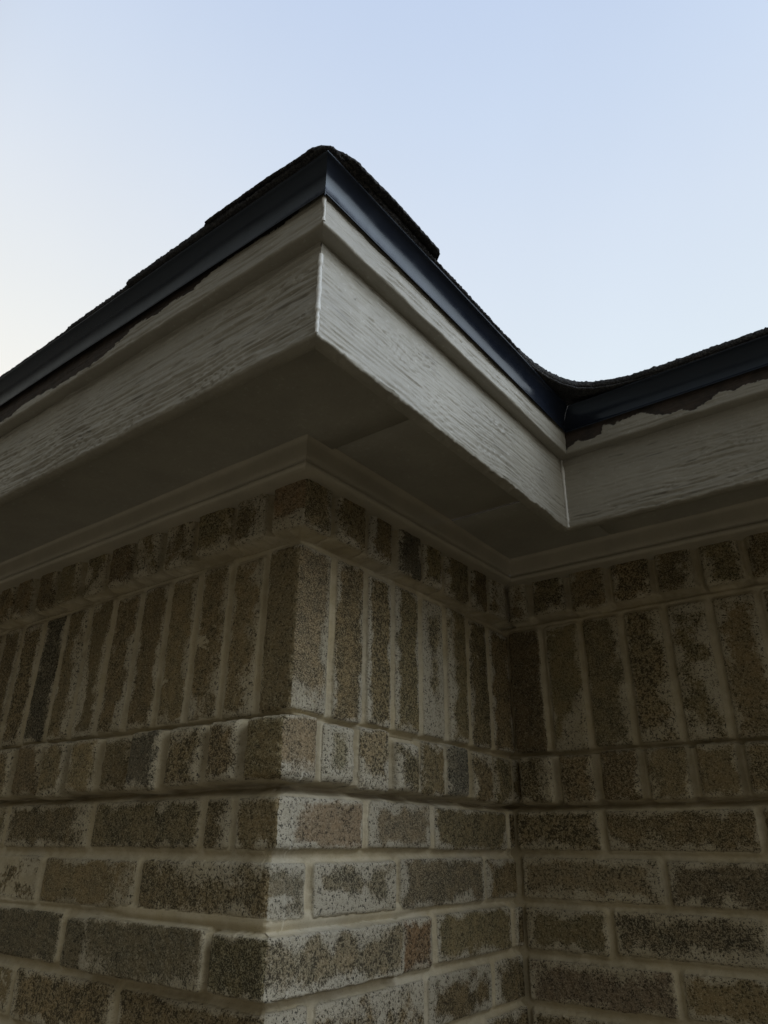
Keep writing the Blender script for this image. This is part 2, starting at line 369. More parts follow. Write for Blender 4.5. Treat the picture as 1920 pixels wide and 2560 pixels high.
def brick_list(w):
    out = []
    for row, (z0, z1, *_d) in ROWS.items():
        js = get_joints(w, row)
        for a, b in zip(js[:-1], js[1:]):
            mw = 0.0105 if row[0] == 'C' else (0.0120 if row[0] == 'R' else 0.0118)
            u0, u1 = a + mw / 2, b - mw / 2
            if w == 'A' and b == 0.03: u1 = 0.03
            if w == 'B' and a == -0.03: u0 = -0.03
            if u1 - u0 < 0.01: continue
            r = random.Random(hash((ord(w), row[0] == 'R', int(row[1:] or 0) if len(row) > 1 else 0, round(a * 500))))
            tint = np.array(r.choice(PAL)) * r.uniform(0.85, 1.15)
            d = dict(tint=tuple(tint), am=r.choice([-.10, -.06, 0, .04, .10, .22]) + r.uniform(-.03, .03), w=[r.uniform(.004, .010) * (1.5 if r.random() < .25 else 1) for _ in range(4)], patch=[],
                     dd=r.gauss(0, 0.0011) + (r.gauss(0, .0020) if row[0] == 'R' else 0), tu=r.gauss(0, 0.012), tz=r.gauss(0, 0.010),
                     dz0=r.gauss(0, 0.0011 + .0008 * (row[0] == 'R')), dz1=r.gauss(0, 0.0011 + .0009 * (row[0] == 'R')), rr=r.uniform(.008, .012) if row[0] == 'R' else r.uniform(.0045, .007), seed=r.uniform(0, 1))
            for (sw, srow, su, dd) in SPECIAL:
                if sw == w and srow == row and u0 <= su <= u1: d.update(dd); d['tint'] = tuple((np.array(dd['tint']) * 0.50 + np.array((0.148, 0.124, 0.092)) * 0.50 * (np.mean(dd['tint']) / 0.118)) * (1.46, 1.48, 1.16)) if 'tint' in dd else d['tint']
            out.append((row, u0, u1, z0, z1, d))
    return out
COURSES = sorted(((v[0], v[1], k) for k, v in ROWS.items()))
def base_plane(w, z):
    """plane depth of the courses, with the mortar beds as the steps between them"""
    zs, ds = [], []
    for z0, z1, k in COURSES:
        d = ROWS[k][WI[w]]; zs += [z0 + .001, z1 - .001]; ds += [d, d]
    d = np.interp(z, zs, ds)
    # bed joints take the lower of both neighbours (the proud course casts its ledge)
    out = d.copy()
    for (a0, a1, ka), (b0, b1, kb) in zip(COURSES[:-1], COURSES[1:]):
        s = (z > a1 - .001) & (z < b0 + .001)
        out[s] = min(ROWS[ka][WI[w]], ROWS[kb][WI[w]])
    return out
def wall_field(w, us, zs):
    """height above the nominal plane plus colour attributes on the grid us x zs"""
    Uu, Zz = np.meshgrid(us, zs)
    wall_off = {'A': 0.0, 'B': 31.0, 'C': 67.0}[w]
    plane = np.repeat(base_plane(w, zs)[:, None], len(us), 1)
    S = np.full(Uu.shape, -0.02); Hb = plane - 0.02
    T = np.zeros(Uu.shape + (3,)) + 0.14; RN = np.zeros(Uu.shape)
    SM = np.ones(Uu.shape)
    wob = 0.0011 * fbm(Uu * 70, Zz * 70, wall_off, 3) + 0.0005 * vnoise(Uu * 260, Zz * 260, wall_off + 4)
    face = 0.0008 * fbm(Uu * 45, Zz * 45, wall_off + 2, 3) + 0.0006 * fbm(Uu * 260, Zz * 260, wall_off + 9, 2)
    pits = np.minimum(0, vnoise(Uu * 330, Zz * 330, wall_off + 12) * 0.6 + vnoise(Uu * 160, Zz * 160, wall_off + 15) * 0.6 + 0.10) * 0.0016
    patchn = fbm(Uu * 38, Zz * 38, wall_off + 20, 4, 0.6); patchl = fbm(Uu * 12, Zz * 12, wall_off + 24, 2)
    for row, u0, u1, z0, z1, d in brick_list(w):
        i0, i1 = np.searchsorted(us, [u0 - .012, u1 + .012]); j0, j1 = np.searchsorted(zs, [z0 - .014, z1 + .014])
        if i1 <= i0 or j1 <= j0: continue
        sl = (slice(j0, j1), slice(i0, i1)); u = Uu[sl]; z = Zz[sl]; uc, zc = (u0 + u1) / 2, (z0 + z1) / 2
        zz0, zz1 = z0 + d['dz0'], z1 + d['dz1']
        dl, dr_, db, dt = u - u0, u1 - u, z - zz0, zz1 - z
        rc = 0.005
        qx = np.minimum(dl, dr_) - rc; qy = np.minimum(db, dt) - rc
        s = np.where((qx < 0) & (qy < 0), rc - np.hypot(qx, qy), np.minimum(qx, qy) + rc) + wob[sl]
        rr = d['rr']
        if row == 'C3' and ((w == 'A' and u0 > -0.33) or (w == 'B' and u1 < 0.235)): rr = 0.003
        k = np.clip(1 - s / rr, 0, 1.6)
        drop = rr * (1 - np.sqrt(np.clip(1 - np.minimum(k, 1) ** 2, 0, 1))) * (0.95 if row[0] == 'R' else 0.8) + np.maximum(k - 1, 0) * rr * 2
        pl = ROWS[row][WI[w]]
        if row == 'C3' and ((w == 'A' and u0 > -0.33) or (w == 'B' and u1 < 0.235)): pl += 0.0100; rr = 0.0028
        fac = face[sl] * (1.3 if row[0] == 'R' else 1)
        hb = pl + d['dd'] * (0 if (w == 'A' and u1 > 0) or (w == 'B' and u0 < 0) else 1) + d['tu'] * (u - uc) * (u1 - u0 < .12) + d['tz'] * (z - zc) * .6 - drop + fac
        # smeared mortar: widths from each side plus cloudy patches
        wl_, wr_, wb_, wt_ = d['w']
        wl_, wr_, wb_, wt_ = [max(.005, q_ * 1.35) for q_ in (wl_, wr_, wb_, wt_)]
        e = np.maximum.reduce([1 - dl / wl_, 1 - dr_ / wr_, 1 - db / wb_, 1 - dt / wt_])
        sm = np.clip(e, -1.5, 1) * 0.52 + 0.24 + d['am'] + patchn[sl] * 0.75 + patchl[sl] * 0.12
        for (pu, pz, pw, ph, pa) in d['patch']:
            sm = sm + pa * np.exp(-(((u - pu) / pw) ** 2 + ((z - pz) / ph) ** 2))
        sm = np.clip(sm, 0, 1)
        hb = hb + (1 - sm) * pits[sl] + sm * 0.0004
        better = s > S[sl]
        S[sl] = np.where(better, s, S[sl]); Hb[sl] = np.where(better, hb, Hb[sl]); SM[sl] = np.where(better, sm, SM[sl])
        tt = np.array(d['tint']); T[sl] = np.where(better[..., None], tt, T[sl]); RN[sl] = np.where(better, d['seed'], RN[sl])
    out = np.clip(-S, 0, 0.007)
    isR = np.repeat(((zs > -.0765) & (zs < -.0050) | (zs > .2275))[:, None], len(us), 1)
    mort = plane - 0.0030 - 0.0070 * isR - (0.0046 + .003 * isR) * sst(0.0, 0.0055, out) + 0.0014 * fbm(Uu * 22, Zz * 45, wall_off + 40, 4) + 0.00025 * vnoise(Uu * 420, Zz * 420, wall_off + 44)
    # proud ledges: mortar under the projecting rowlocks is struck well back
    for nm, dep, zl in (('R1', 0.018, .0115), ('R2', 0.011, .0095)):
        z0 = ROWS[nm][0]; zw = Zz + 0.0022 * fbm(Uu * 35, Zz * 20, wall_off + 60, 3); mort = mort - dep * sst(z0 - zl, z0 - 0.0005, zw) * (Zz < z0 + .003)
    mort = mort - 0.006 * sst(0.0038, 0.0, Zz) * sst(-0.0062, -0.0050, Zz)
    if w in 'AB':   # thick raised bed between the second and third course next to the outer corner
        lim = sst(-0.30, -0.24, Uu) if w == 'A' else sst(0.29, 0.22, Uu)
        inb = sst(-0.2245, -0.2235, Zz) * sst(-0.204, -0.210, Zz); mort = mort + lim * inb * (ROWS['C2'][WI[w]] + 0.0002 - 0.004 * sst(-0.214, -0.224, Zz) - mort)
    Hb = np.where(S > -0.0012, Hb, mort - 0.003); H = np.maximum(Hb, mort)
    if w == 'B':
        H = H - 0.011 * np.exp(-((Uu - 0.5350 - .0012 * vnoise(Zz * 60, Zz * 0, 3)) / 0.0028) ** 2) * sst(-0.086, -0.095, Zz) * sst(-.35, .2, fbm(Zz * 22, Zz * 0, 77, 3) + .12)
    covered = sst(-0.0006, 0.0006, mort - Hb)
    inside = sst(-0.0005, 0.0010, S)
    SMf = np.clip(1 - inside * (1 - covered) * (1 - SM), 0, 1)
    grit = np.clip(inside * (1 - covered), 0, 1)
    pale = np.clip(0.35 * grit + 0.5 * sst(-.1, .5, patchl) * 1.0, 0, 1)
    if w == 'B': pale = np.clip(pale + 0.35 * grit + 0.25 * sst(0.1, -0.2, Zz), 0, 1)
    if w == 'A': pale = pale * 0.55 + 0.6 * np.exp(Uu / 0.012) * grit
    if w == 'C': pale = pale * 0.45
    return H, T, SMf, grit, pale, RN

def axis(dense_lo, dense_hi, step, lo, hi, far):
    core = np.arange(dense_lo, dense_hi, step)
    a = []; x = dense_lo; s = step
    while x - s > lo: s = min(far, s * 1.15); x -= s; a.append(x)
    b = []; x = core[-1]; s = step
    while x + s < hi: s = min(far, s * 1.15); x += s; b.append(x)
    return np.array(a[::-1] + list(core) + b)
STEP = 0.0013
zs = axis(-0.385, 0.318, STEP, ZG - 0.05, 0.319, 0.012)
# every band boundary falls in a mortar bed
cuts = [-0.083, -0.001, 0.219]
idx = [0] + [int(np.argmin(abs(zs - c))) for c in cuts] + [len(zs) - 1]
uA = np.concatenate([axis(-0.84, -0.4, 0.0018, -3.0, -0.4, 0.012), np.arange(-0.399, -0.0004, STEP), [0.0]])
uB = np.concatenate([[0.0], np.arange(0.0008, 0.02, 0.0012), np.arange(0.02, 0.57, STEP)])
uC = np.concatenate([np.arange(-0.03, 0.50, STEP), axis(0.502, 0.53, 0.002, 0.5019, 2.6, 0.012)])
fA, fB, fC = wall_field('A', uA, zs), wall_field('B', uB, zs), wall_field('C', uC, zs)
HA, HB = fA[0], fB[0]
# worn outer arris, shared by both walls
ch = 0.0022 + 0.0016 * fbm(zs * 90, zs * 0, 3, 3) + 0.0010 * vnoise(zs * 300, zs * 0, 8)
ch = np.clip(ch, 0.0006, 0.006)
for Hh, uu in ((HA, -uA), (HB, uB)):
    k = np.clip(1 - uu[None, :] / 0.0045, 0, 1); Hh -= ch[:, None] * k ** 2 * 0.8
eA, eB = HA[:, -1], HB[:, 0]
ZZ = zs[:, None]
kA = sst(-0.035, 0.0, uA)[None, :]; XA = uA[None, :] + kA * eB[:, None]; YA = -HA
kB = sst(0.035, 0.0, uB)[None, :]; YB = uB[None, :] - kB * eA[:, None]; XB = HB
XC = uC[None, :] + 0 * HA[:, :1]; YC = L - fC[0]
seg = [("brick_wall", 0, 1, None), ("rowlock_course", 1, 2, "projecting course of upright header bricks under the soldier bricks"),
       ("soldier_course", 2, 3, "tall upright soldier bricks between two projecting courses"), ("rowlock_course", 3, 4, "projecting course of short upright bricks right under the eave moulding")]
WLAB = {'A': "long brick wall left of the outer corner", 'B': "short brick wall between the outer and the inner corner", 'C': "shaded brick wall right of the inner corner"}
for w, X, Y, f in (('A', XA, YA, fA), ('B', XB, YB, fB), ('C', XC, YC, fC)):
    wallpart = None
    for name, a, b, lab in seg:
        s = slice(idx[a], idx[b] + 1)
        Zb = np.broadcast_to(ZZ[s], X[s].shape)
        me = grid_mesh(name, X[s], Y[s], Zb, M_BRICK, dict(tint=f[1][s], smear=f[2][s], grit=f[3][s], pale=f[4][s], rnd=f[5][s]))
        if wallpart is None: wallpart = part(name, me, house, WLAB[w])
        else: part(name, me, wallpart, lab)

# hidden rest of the house so no light leaks through
def box(x0, x1, y0, y1, z0, z1):
    v = [(x, y, z) for z in (z0, z1) for y in (y0, y1) for x in (x0, x1)]
    return v, [(0, 2, 3, 1), (4, 5, 7, 6), (0, 1, 5, 4), (2, 6, 7, 3), (0, 4, 6, 2), (1, 3, 7, 5)]
vv, ff = [], []
for b_ in ((-3.0, -2.9, 0.03, 4.0, ZG, 0.33), (-2.9, 2.6, 3.9, 4.0, ZG, 0.33), (2.5, 2.6, L + .03, 3.9, ZG, 0.33)):
    v, f_ = box(*b_); ff += [tuple(i + len(vv) for i in q) for q in f_]; vv += v
part("rear_wall", poly_mesh("rear_wall", vv, ff, simple('plain_brick_wall', (0.2, 0.16, 0.13), .95, 20)), house)

# ---------------------------------------------------------------- eave trim: profiles swept along the three walls with mitred ends
XL, XR = -3.05, 2.7
def place(w, u, d, z):
    """u runs along the wall (already mitred), d is the distance out from the wall plane"""
    if w == 'A': return u, -d, z
    if w == 'B': return d, u, z
    return u, L - d, z
def sweep(name, w, prof, us, D, mat, parent, disp=None, attrs=None, label=None, m=0.0):
    """prof: list of (d, z); us in 0..1 along the run; D nominal offset used for the mitre"""
    P = np.array(prof); d = P[:, 0][:, None]; z = P[:, 1][:, None] + 0 * us[None, :]
    if w == 'A': lo, hi = XL, None
    lo_ = {'A': XL + 0 * d, 'B': -d, 'C': d}[w]; hi_ = {'A': d, 'B': L - d, 'C': XR + 0 * d}[w]
    u = lo_ + (hi_ - lo_) * us[None, :]
    dd = d + 0 * u
    if disp is not None:
        a, b = disp(u, z, P); dd = dd + a; z = z + b
    X, Y, Zc = place(w, u, dd, z)
    at = attrs(u, z, P) if attrs else None
    me = grid_mesh(name, X, Y, Zc, mat, at)
    return part(name, me, parent, label)
def run_axis(w, D, step):
    """normalised positions, dense where the photo looks"""
    if w == 'A': tot = D - XL; u = axis(-0.98, D - step * .2, step, XL, D, 0.03); u = np.unique(np.append(u[(u < D)], [XL, D])); return (u - XL) / tot
    if w == 'B': n = int(L / step); return np.linspace(0, 1, n)
    u = np.concatenate([np.arange(D, 0.75, step), np.linspace(0.76, XR, 60)]); return (u - D) / (XR - D)

def grain(w, u, v, seed, amp=1.0):
    """embossed woodgrain: long wandering ridges along u"""
    k = seed * 17.3
    warp = 0.010 * fbm(u * 5, v * 14, k, 3) + 0.0014 * fbm(u * 22, v * 50, k + 3, 2)
    for (ku, kv, kr) in KNOTS.get(w, []):
        r = np.hypot((u - ku) * 0.45, v - kv); warp = warp + np.tanh((v - kv) / 0.004) * 0.005 * np.exp(-(r / kr) ** 2)
    vv_ = v + warp
    q1 = fbm(u * 3.6, vv_ * 350, k + 7, 2, 0.4); q2 = fbm(u * 8, vv_ * 640, k + 12, 2)
    r1 = 0.55 - np.exp(-(q1 / 0.10) ** 2) * 1.1 - 0.55 * np.exp(-(q2 / 0.09) ** 2) + 0.5 * q1
    r2 = fbm(u * 40, vv_ * 520, k + 11, 2)
    area = 0.25 + 0.75 * sst(-0.35, 0.25, fbm(u * 4.0, v * 22, k + 19, 3) + 0.12)
    g = (0.0007 * np.clip(r1, -1.2, 1) * (0.35 + 0.65 * area) + 0.00030 * r2 * (0.5 + 0.5 * area)) * amp * 1.9
    for (ku, kv, kr) in KNOTS.get(w, []):
        r = np.hypot((u - ku) * 0.6, v - kv); g = g + 0.0011 * np.exp(-((r - kr * .45) / (kr * .18)) ** 2)
    g = g + 0.0006 * fbm(u * 14, v * 14, k + 30, 2)
    if w[0] == 'A': g = g + 0.0007 * vnoise(u * 230, v * 300, k + 33) * sst(0.08, -0.18, u) * sst(-.5, .3, fbm(u * 12, v * 20, k + 35, 2))
    return g, r1, area
def groove(r1, area): return sst(-0.1, -0.9, r1) * area
KNOTS = {'A': [(0.195, 0.3559, .008), (0.217, 0.305, .006), (-0.55, .34, .012)], 'B': [(0.114, 0.350, .012), (0.23, .335, .009)], 'C': [(0.453, 0.349, .020), (0.60, .36, .012)]}
ZFA, ZFT = 0.2768, 0.3955
DF, TF = 0.2345, 0.0155
def fascia_profile():
    pr = [(DF - TF, ZFT), (DF - TF, ZFA + .001), (DF - TF + .001, ZFA), (DF - .006, ZFA), (DF - 0.002, ZFA), (DF - 0.0008, ZFA + 0.0004), (DF, ZFA + 0.0016)]
    n = 88
    pr += [(DF, ZFA + 0.0016 + (ZFT - ZFA - 0.0016) * i / n) for i in range(1, n + 1)]
    return pr
for w, seed in (('A', 1), ('B', 2), ('C', 3)):
    us = run_axis(w, DF, 0.0016)
    def disp(u, z, P, w=w, seed=seed):
        g, r1, ar = grain(w, u, z, seed, {'A': 1.4, 'B': 0.75, 'C': 1.1}[w])
        face = (np.arange(len(P)) >= 6)[:, None]; edge = ((np.arange(len(P)) >= 3) & (np.arange(len(P)) < 8))[:, None]
        ez = 0.0012 * fbm(u * 60, u * 0, seed + 50, 3) + 0.0008 * vnoise(u * 220, u * 0, seed + 53)
        return g * face + 0.4 * g * edge * ~face, ez * edge * (1.0 if w != 'A' else .6)
    def attrs(u, z, P, w=w, seed=seed):
        g, r1, ar = grain(w, u, z, seed)
        cr_ = sst(0.74, 0.95, fbm(u * 22, z * 420, seed + 70, 2) + 0.45 * fbm(u * 7, z * 25, seed + 75, 2) + .05) * .7
        if w == 'B': cr_ = np.maximum(cr_, sst(.0016, .0008, np.hypot(u + 0.1821, z - 0.3546)))
        face = (np.arange(len(P)) >= 6)[:, None]
        return dict(peel=0 * u, crack=np.clip(cr_ + 0.12 * groove(r1, ar), 0, 1) * face)
    sweep("fascia_board", w, fascia_profile(), us, DF, M_FASCIA, house, disp, attrs,
          {'A': "shaded woodgrain fascia board on the left eave", 'B': "brighter woodgrain fascia board facing right", 'C': "shaded fascia board right of the inner corner"}[w])

# shingle mould / trim strip above the fascia, with peeled paint under the drip edge
ZTB, ZTT, DT = 0.3880, 0.4330, 0.2510
PA = np.array([(-0.9, 0.404), (-0.60, 0.402), (-0.45, .3965), (-0.339, 0.3895), (-0.304, 0.3998), (-0.256, 0.4009), (-0.198, 0.3932), (-0.163, 0.388), (-0.123, 0.3893), (-0.104, 0.3976), (-0.064, 0.4068), (-0.044, 0.4154), (0.003, 0.4088), (0.02, 0.4147), (0.057, 0.4115), (0.077, 0.4168), (0.093, 0.4191), (0.115, 0.4235), (0.142, 0.4228), (0.168, 0.4229), (0.202, 0.4213), (0.22, 0.430), (0.26, 0.432)])
PC = np.array([(0.250, 0.3937), (0.27, 0.4039), (0.289, 0.3991), (0.306, 0.4032), (0.309, 0.4144), (0.327, 0.4112), (0.352, 0.4158), (0.367, 0.4153), (0.38, 0.4053), (0.402, 0.3987), (0.419, 0.4005), (0.433, 0.3915), (0.445, 0.3984), (0.468, 0.4074), (0.488, 0.4041), (0.503, 0.4058), (0.56, 0.4027), (0.7, .41), (0.9, .40), (1.2, .42), (2.8, .41)])
def trim_profile():
    pr = [(DF - .001, ZTB), (DF + .004, ZTB), (DT - .003, ZTB), (DT - .0008, ZTB + .0005), (DT, ZTB + .002)]
    n = 34
    return pr + [(DT, ZTB + .002 + (ZTT - ZTB - .002) * i / n) for i in range(1, n + 1)]
for w, seed in (('A', 5), ('B', 6), ('C', 7)):
    us = run_axis(w, DT, 0.0016)
    def peelf(u, z, w=w, seed=seed):
        if w == 'B': return 0 * u
        Q = PA if w == 'A' else PC
        line = np.maximum(np.interp(u, Q[:, 0], Q[:, 1]), 0.3945) + 0.0022 * fbm(u * 90, z * 60, seed + 5, 4, .65) + 0.0024 * fbm(u * 260, z * 260, seed + 6, 3, .6)
        return sst(-0.0003, 0.0003, z - line)
    def disp(u, z, P, w=w, seed=seed):
        g, r1, ar = grain(w + 't', u, z, seed, 0.75)
        n = np.arange(len(P)); face = (n >= 4)[:, None]; edge = ((n >= 1) & (n < 6))[:, None]
        ez = 0.0012 * fbm(u * 40, u * 0, seed + 50, 3)
        pe = peelf(u, z)
        return (g * (1 - .3 * pe) - 0.0013 * pe + 0.0005 * np.exp(-((pe - .15) / .2) ** 2) * (pe > .01)) * face, ez * edge
    def attrs(u, z, P, w=w, seed=seed):
        g, r1, ar = grain(w + 't', u, z, seed, 0.75)
        return dict(peel=peelf(u, z), crack=0.12 * groove(r1, ar) * (np.arange(len(P)) >= 4)[:, None])
    sweep("trim_board", w, trim_profile(), us, DT, M_FASCIA, house, disp, attrs,
          {'A': "left trim strip with paint peeling under the metal edge", 'B': "sound trim strip facing right", 'C': "right trim strip with dark peeled paint"}[w])

# frieze moulding on top of the brick
fr = [(-0.004, 0.2925), (0.010, 0.2922), (0.030, 0.2922), (0.0360, 0.2924), (0.0385, 0.2935), (0.0398, 0.2955), (0.0400, 0.2980), (0.0388, 0.3000), (0.0362, 0.3010), (0.0350, 0.3022), (0.0352, 0.3036), (0.0375, 0.3045),
      (0.0385, 0.3060), (0.0388, 0.3120), (0.0390, 0.3200), (0.0392, 0.3270), (0.0400, 0.3300), (0.0420, 0.3325), (0.0455, 0.3340), (0.0470, 0.3350)]
for w in 'ABC':
    us = run_axis(w, 0.04, 0.006)
    def disp(u, z, P, w=w):
        s = {'A': 1, 'B': 2, 'C': 3}[w]
        return 0.0006 * fbm(u * 9, z * 20, s, 3), 0.0008 * fbm(u * 7, u * 0, s + 9, 3)
    sweep("frieze_moulding", w, fr, us, 0.04, M_FRIEZE, house, disp, None)

# soffit panels between moulding and fascia
soffit = link(bpy.data.objects.new("soffit", None)); soffit.parent = house; soffit.location = (0, 0, -ZG)
ZS = 0.3343
def panel(x0, x1, y0, y1, z, seed):
    nx, ny = max(2, int((x1 - x0) / 0.02) + 1), max(2, int((y1 - y0) / 0.02) + 1)
    X, Y = np.meshgrid(np.linspace(x0, x1, nx), np.linspace(y0, y1, ny))
    Zq = z + 0.0008 * fbm(X * 6, Y * 6, seed, 3)
    lip = 0.0018
    Zq[0] = Zq[-1] = z + .003; Zq[:, 0] = Zq[:, -1] = z + .003
    X[:, 1] = x0 + lip; X[:, -2] = x1 - lip; Y[1] = y0 + lip; Y[-2] = y1 - lip
    return part("soffit_panel", grid_mesh("soffit_panel", X, Y, Zq, M_SOFFIT, flip=True), soffit)
panel(-1.35, DF - .004, -DF + .004, 0.006, ZS - 0.0010, 1)
panel(-3.05, -1.352, -DF + .004, 0.006, ZS, 2)
panel(0.0, DF - .004, 0.0075, 0.2975, ZS + 0.0022, 3)
panel(0.0, DF - .0045, 0.299, L, ZS - 0.0008, 4)
panel(DF - .0055, 1.5, L - DF + .004, L, ZS - 0.0004, 5)
panel(1.498, 2.7, L - DF + .004, L, ZS, 6)

# ---------------------------------------------------------------- metal drip edge
def drip_prof():
    p = [(DT + .0045, 0.4205), (DT + .0050, 0.4212), (DT + .0046, 0.4222), (DT + .0022, 0.4245), (DT + .0018, 0.4262)]
    for i in range(1, 15):                       # upright face that coves out under the shingles
        t = i / 14; p.append((DT + .0018 + 0.0105 * t ** 2.6, 0.4262 + 0.0275 * t))
    p += [(DT + .0145, 0.4552), (DT + .0165, 0.4560), (DT + .0168, .4568), (DT + .012, .4575), (0.20, 0.480)]
    return p
for w in 'ABC':
    us = run_axis(w, DT, 0.006)
    def disp(u, z, P, w=w):
        s = {'A': 4, 'B': 5, 'C': 6}[w]
        inner = {'A': 0 * u, 'B': sst(0.14, 0.285, u), 'C': sst(0.37, 0.26, u)}[w]
        return 0.0007 * fbm(u * 5, z * 30, s, 3), 0.0008 * fbm(u * 4, u * 0, s + 9, 2) + 0 * z
    sweep("drip_edge", w, drip_prof(), us, DT, M_DRIP, house, disp, None)

# ---------------------------------------------------------------- roof
roof = link(bpy.data.objects.new("shingle_roof", None)); roof.parent = house; roof.location = (0, 0, -ZG)
SL = 5 / 12
E0 = 0.268   # outer line of the shingles
def roof_z(x, y, e=E0):
    za, zb, zc = y + e, e - x, y - (L - e)
    return 0.4635 + SL * np.maximum(np.minimum(za, zb), zc)
# shingle field (behind the eave strip), with stepped courses
gx = np.linspace(-3.1, 2.75, 400); gy = np.linspace(-0.25, 4.05, 300); GX, GY = np.meshgrid(gx, gy)
RZ = roof_z(GX, GY) - 0.003
dist = (RZ - 0.46) / SL
RZ = RZ + 0.005 * (1 - (dist / 0.143) % 1.0)
ok = (GX < 0.25) | (GY > L - 0.25)
me = grid_mesh("shingle_field", GX, GY, RZ, M_SHINGLE, smooth=False)
import bmesh
bm = bmesh.new(); bm.from_mesh(me); bm.verts.ensure_lookup_table()
okf = ok.ravel(); kill = [v for v in bm.verts if not okf[v.index]]
bmesh.ops.delete(bm, geom=kill, context='VERTS'); bm.to_mesh(me); bm.free()
part("shingle_field", me, roof)
# outline of the shingle butts in plan
path = [(-3.1, -E0), (-0.2, -E0), (0.2, -E0), (0.262, -E0), (0.268, -0.262), (E0, -0.2), (E0, 0.13)]
path += [(0.2705, 0.165), (0.2755, 0.195), (0.284, 0.222), (0.297, 0.245), (0.315, 0.2585), (0.340, 0.2675), (0.372, 0.2735), (0.41, 0.2755), (2.75, 0.2755)]
pts = []
for (x0, y0), (x1, y1) in zip(path[:-1], path[1:]):
    l = math.hypot(x1 - x0, y1 - y0); vis = max(x0, x1) > -1.1 and min(x0, x1) < 0.9
    n = max(1, int(l / (0.0017 if vis else 0.02)))
    if l > 1.5:
        n = int(l / 0.0022)
    for i in range(n): pts.append((x0 + (x1 - x0) * i / n, y0 + (y1 - y0) * i / n))
pts = np.array(pts + [path[-1]])
tan = np.gradient(pts, axis=0)
for _ in range(6): tan[1:-1] = (tan[:-2] + tan[1:-1] * 2 + tan[2:]) / 4
tan /= np.linalg.norm(tan, axis=1)[:, None]
nrm = np.stack([tan[:, 1], -tan[:, 0]], 1)
arc = np.concatenate([[0], np.cumsum(np.linalg.norm(np.diff(pts, axis=0), axis=1))])
def edge_strip(name, arc, pts, nrm, z, thick, prof_in, rough, seed, lab=None, inward=None):
    n1 = rough * (fbm(arc * 300, arc * 0, seed, 2) + 0.6 * vnoise(arc * 700, arc * 0, seed + 3))
    n2 = rough * (fbm(arc * 300, arc * 0, seed + 6, 2))
    rows = []
    z = z + 0 * arc
    def row(off, dz): rows.append(np.column_stack([pts + nrm * np.reshape(off, (-1, 1)) * np.ones((len(arc), 1)), z + dz]))
    vy = np.exp(-(((pts[:, 0] - 0.305) ** 2 + (pts[:, 1] - 0.25) ** 2) / 0.09 ** 2))
    row(-0.020 - 0.11 * vy, 0.004 + 0.030 * vy)
    row(-0.012 - 0.03 * vy, 0.001 + 0.008 * vy)       # underside, back
    row(-0.004 + n2 * .5, 0 * arc - .0002)
    row(0.0 + n1 * .5, 0.0006 + n2 * .4)
    row(0.0008 + n1, thick * .4 + n2 * .5)
    row(0.0006 - n2, thick * .8 + 0 * arc)
    row(-0.0010 + n2, thick + n1)
    for k, q_ in enumerate(prof_in):
        row(np.full(len(arc), -q_), thick + q_ * SL + rough * .6 * vnoise(arc * 400, arc * 0 + k, seed + 20 + k))
    V = np.array(rows)
    me = grid_mesh(name, V[..., 0], V[..., 1], V[..., 2], M_SHINGLE, flip=False)
    return part(name, me, roof, lab)
# laminated tabs: thickness and set-out jump every 12 to 30 cm
r = random.Random(5); off = np.zeros(len(arc)); th = np.zeros(len(arc)); a = 0
bends = [(-1e9, 0)]
while a < arc[-1]:
    ln = r.uniform(0.09, 0.24); s = (arc >= a) & (arc < a + ln); off[s] = r.choice([0, 0.0022, -0.0020, 0.001]); th[s] = r.choice([0.0, 0.0070, 0.0025, 0.0050, -.0010]); a += ln
sag = 0.0012 * fbm(arc * 3, arc * 0, 44, 2)
valley = np.exp(-(((pts[:, 0] - 0.305) ** 2 + (pts[:, 1] - 0.25) ** 2) / 0.07 ** 2))
edge_strip("starter_shingle", arc, pts - nrm * 0.002, nrm, 0.4572 + sag + 0.0015 * valley, 0.0032, [0.004, 0.02], 0.0005, 71, "starter strip at the lower roof edge")
edge_strip("eave_shingle", arc, pts + nrm * off[:, None], nrm, 0.4600 + sag + 0.003 * valley, 0.0048 + th, [0.004, 0.010, 0.018, 0.03, 0.06], 0.0013, 31, "lowest row of shingles along the eaves")
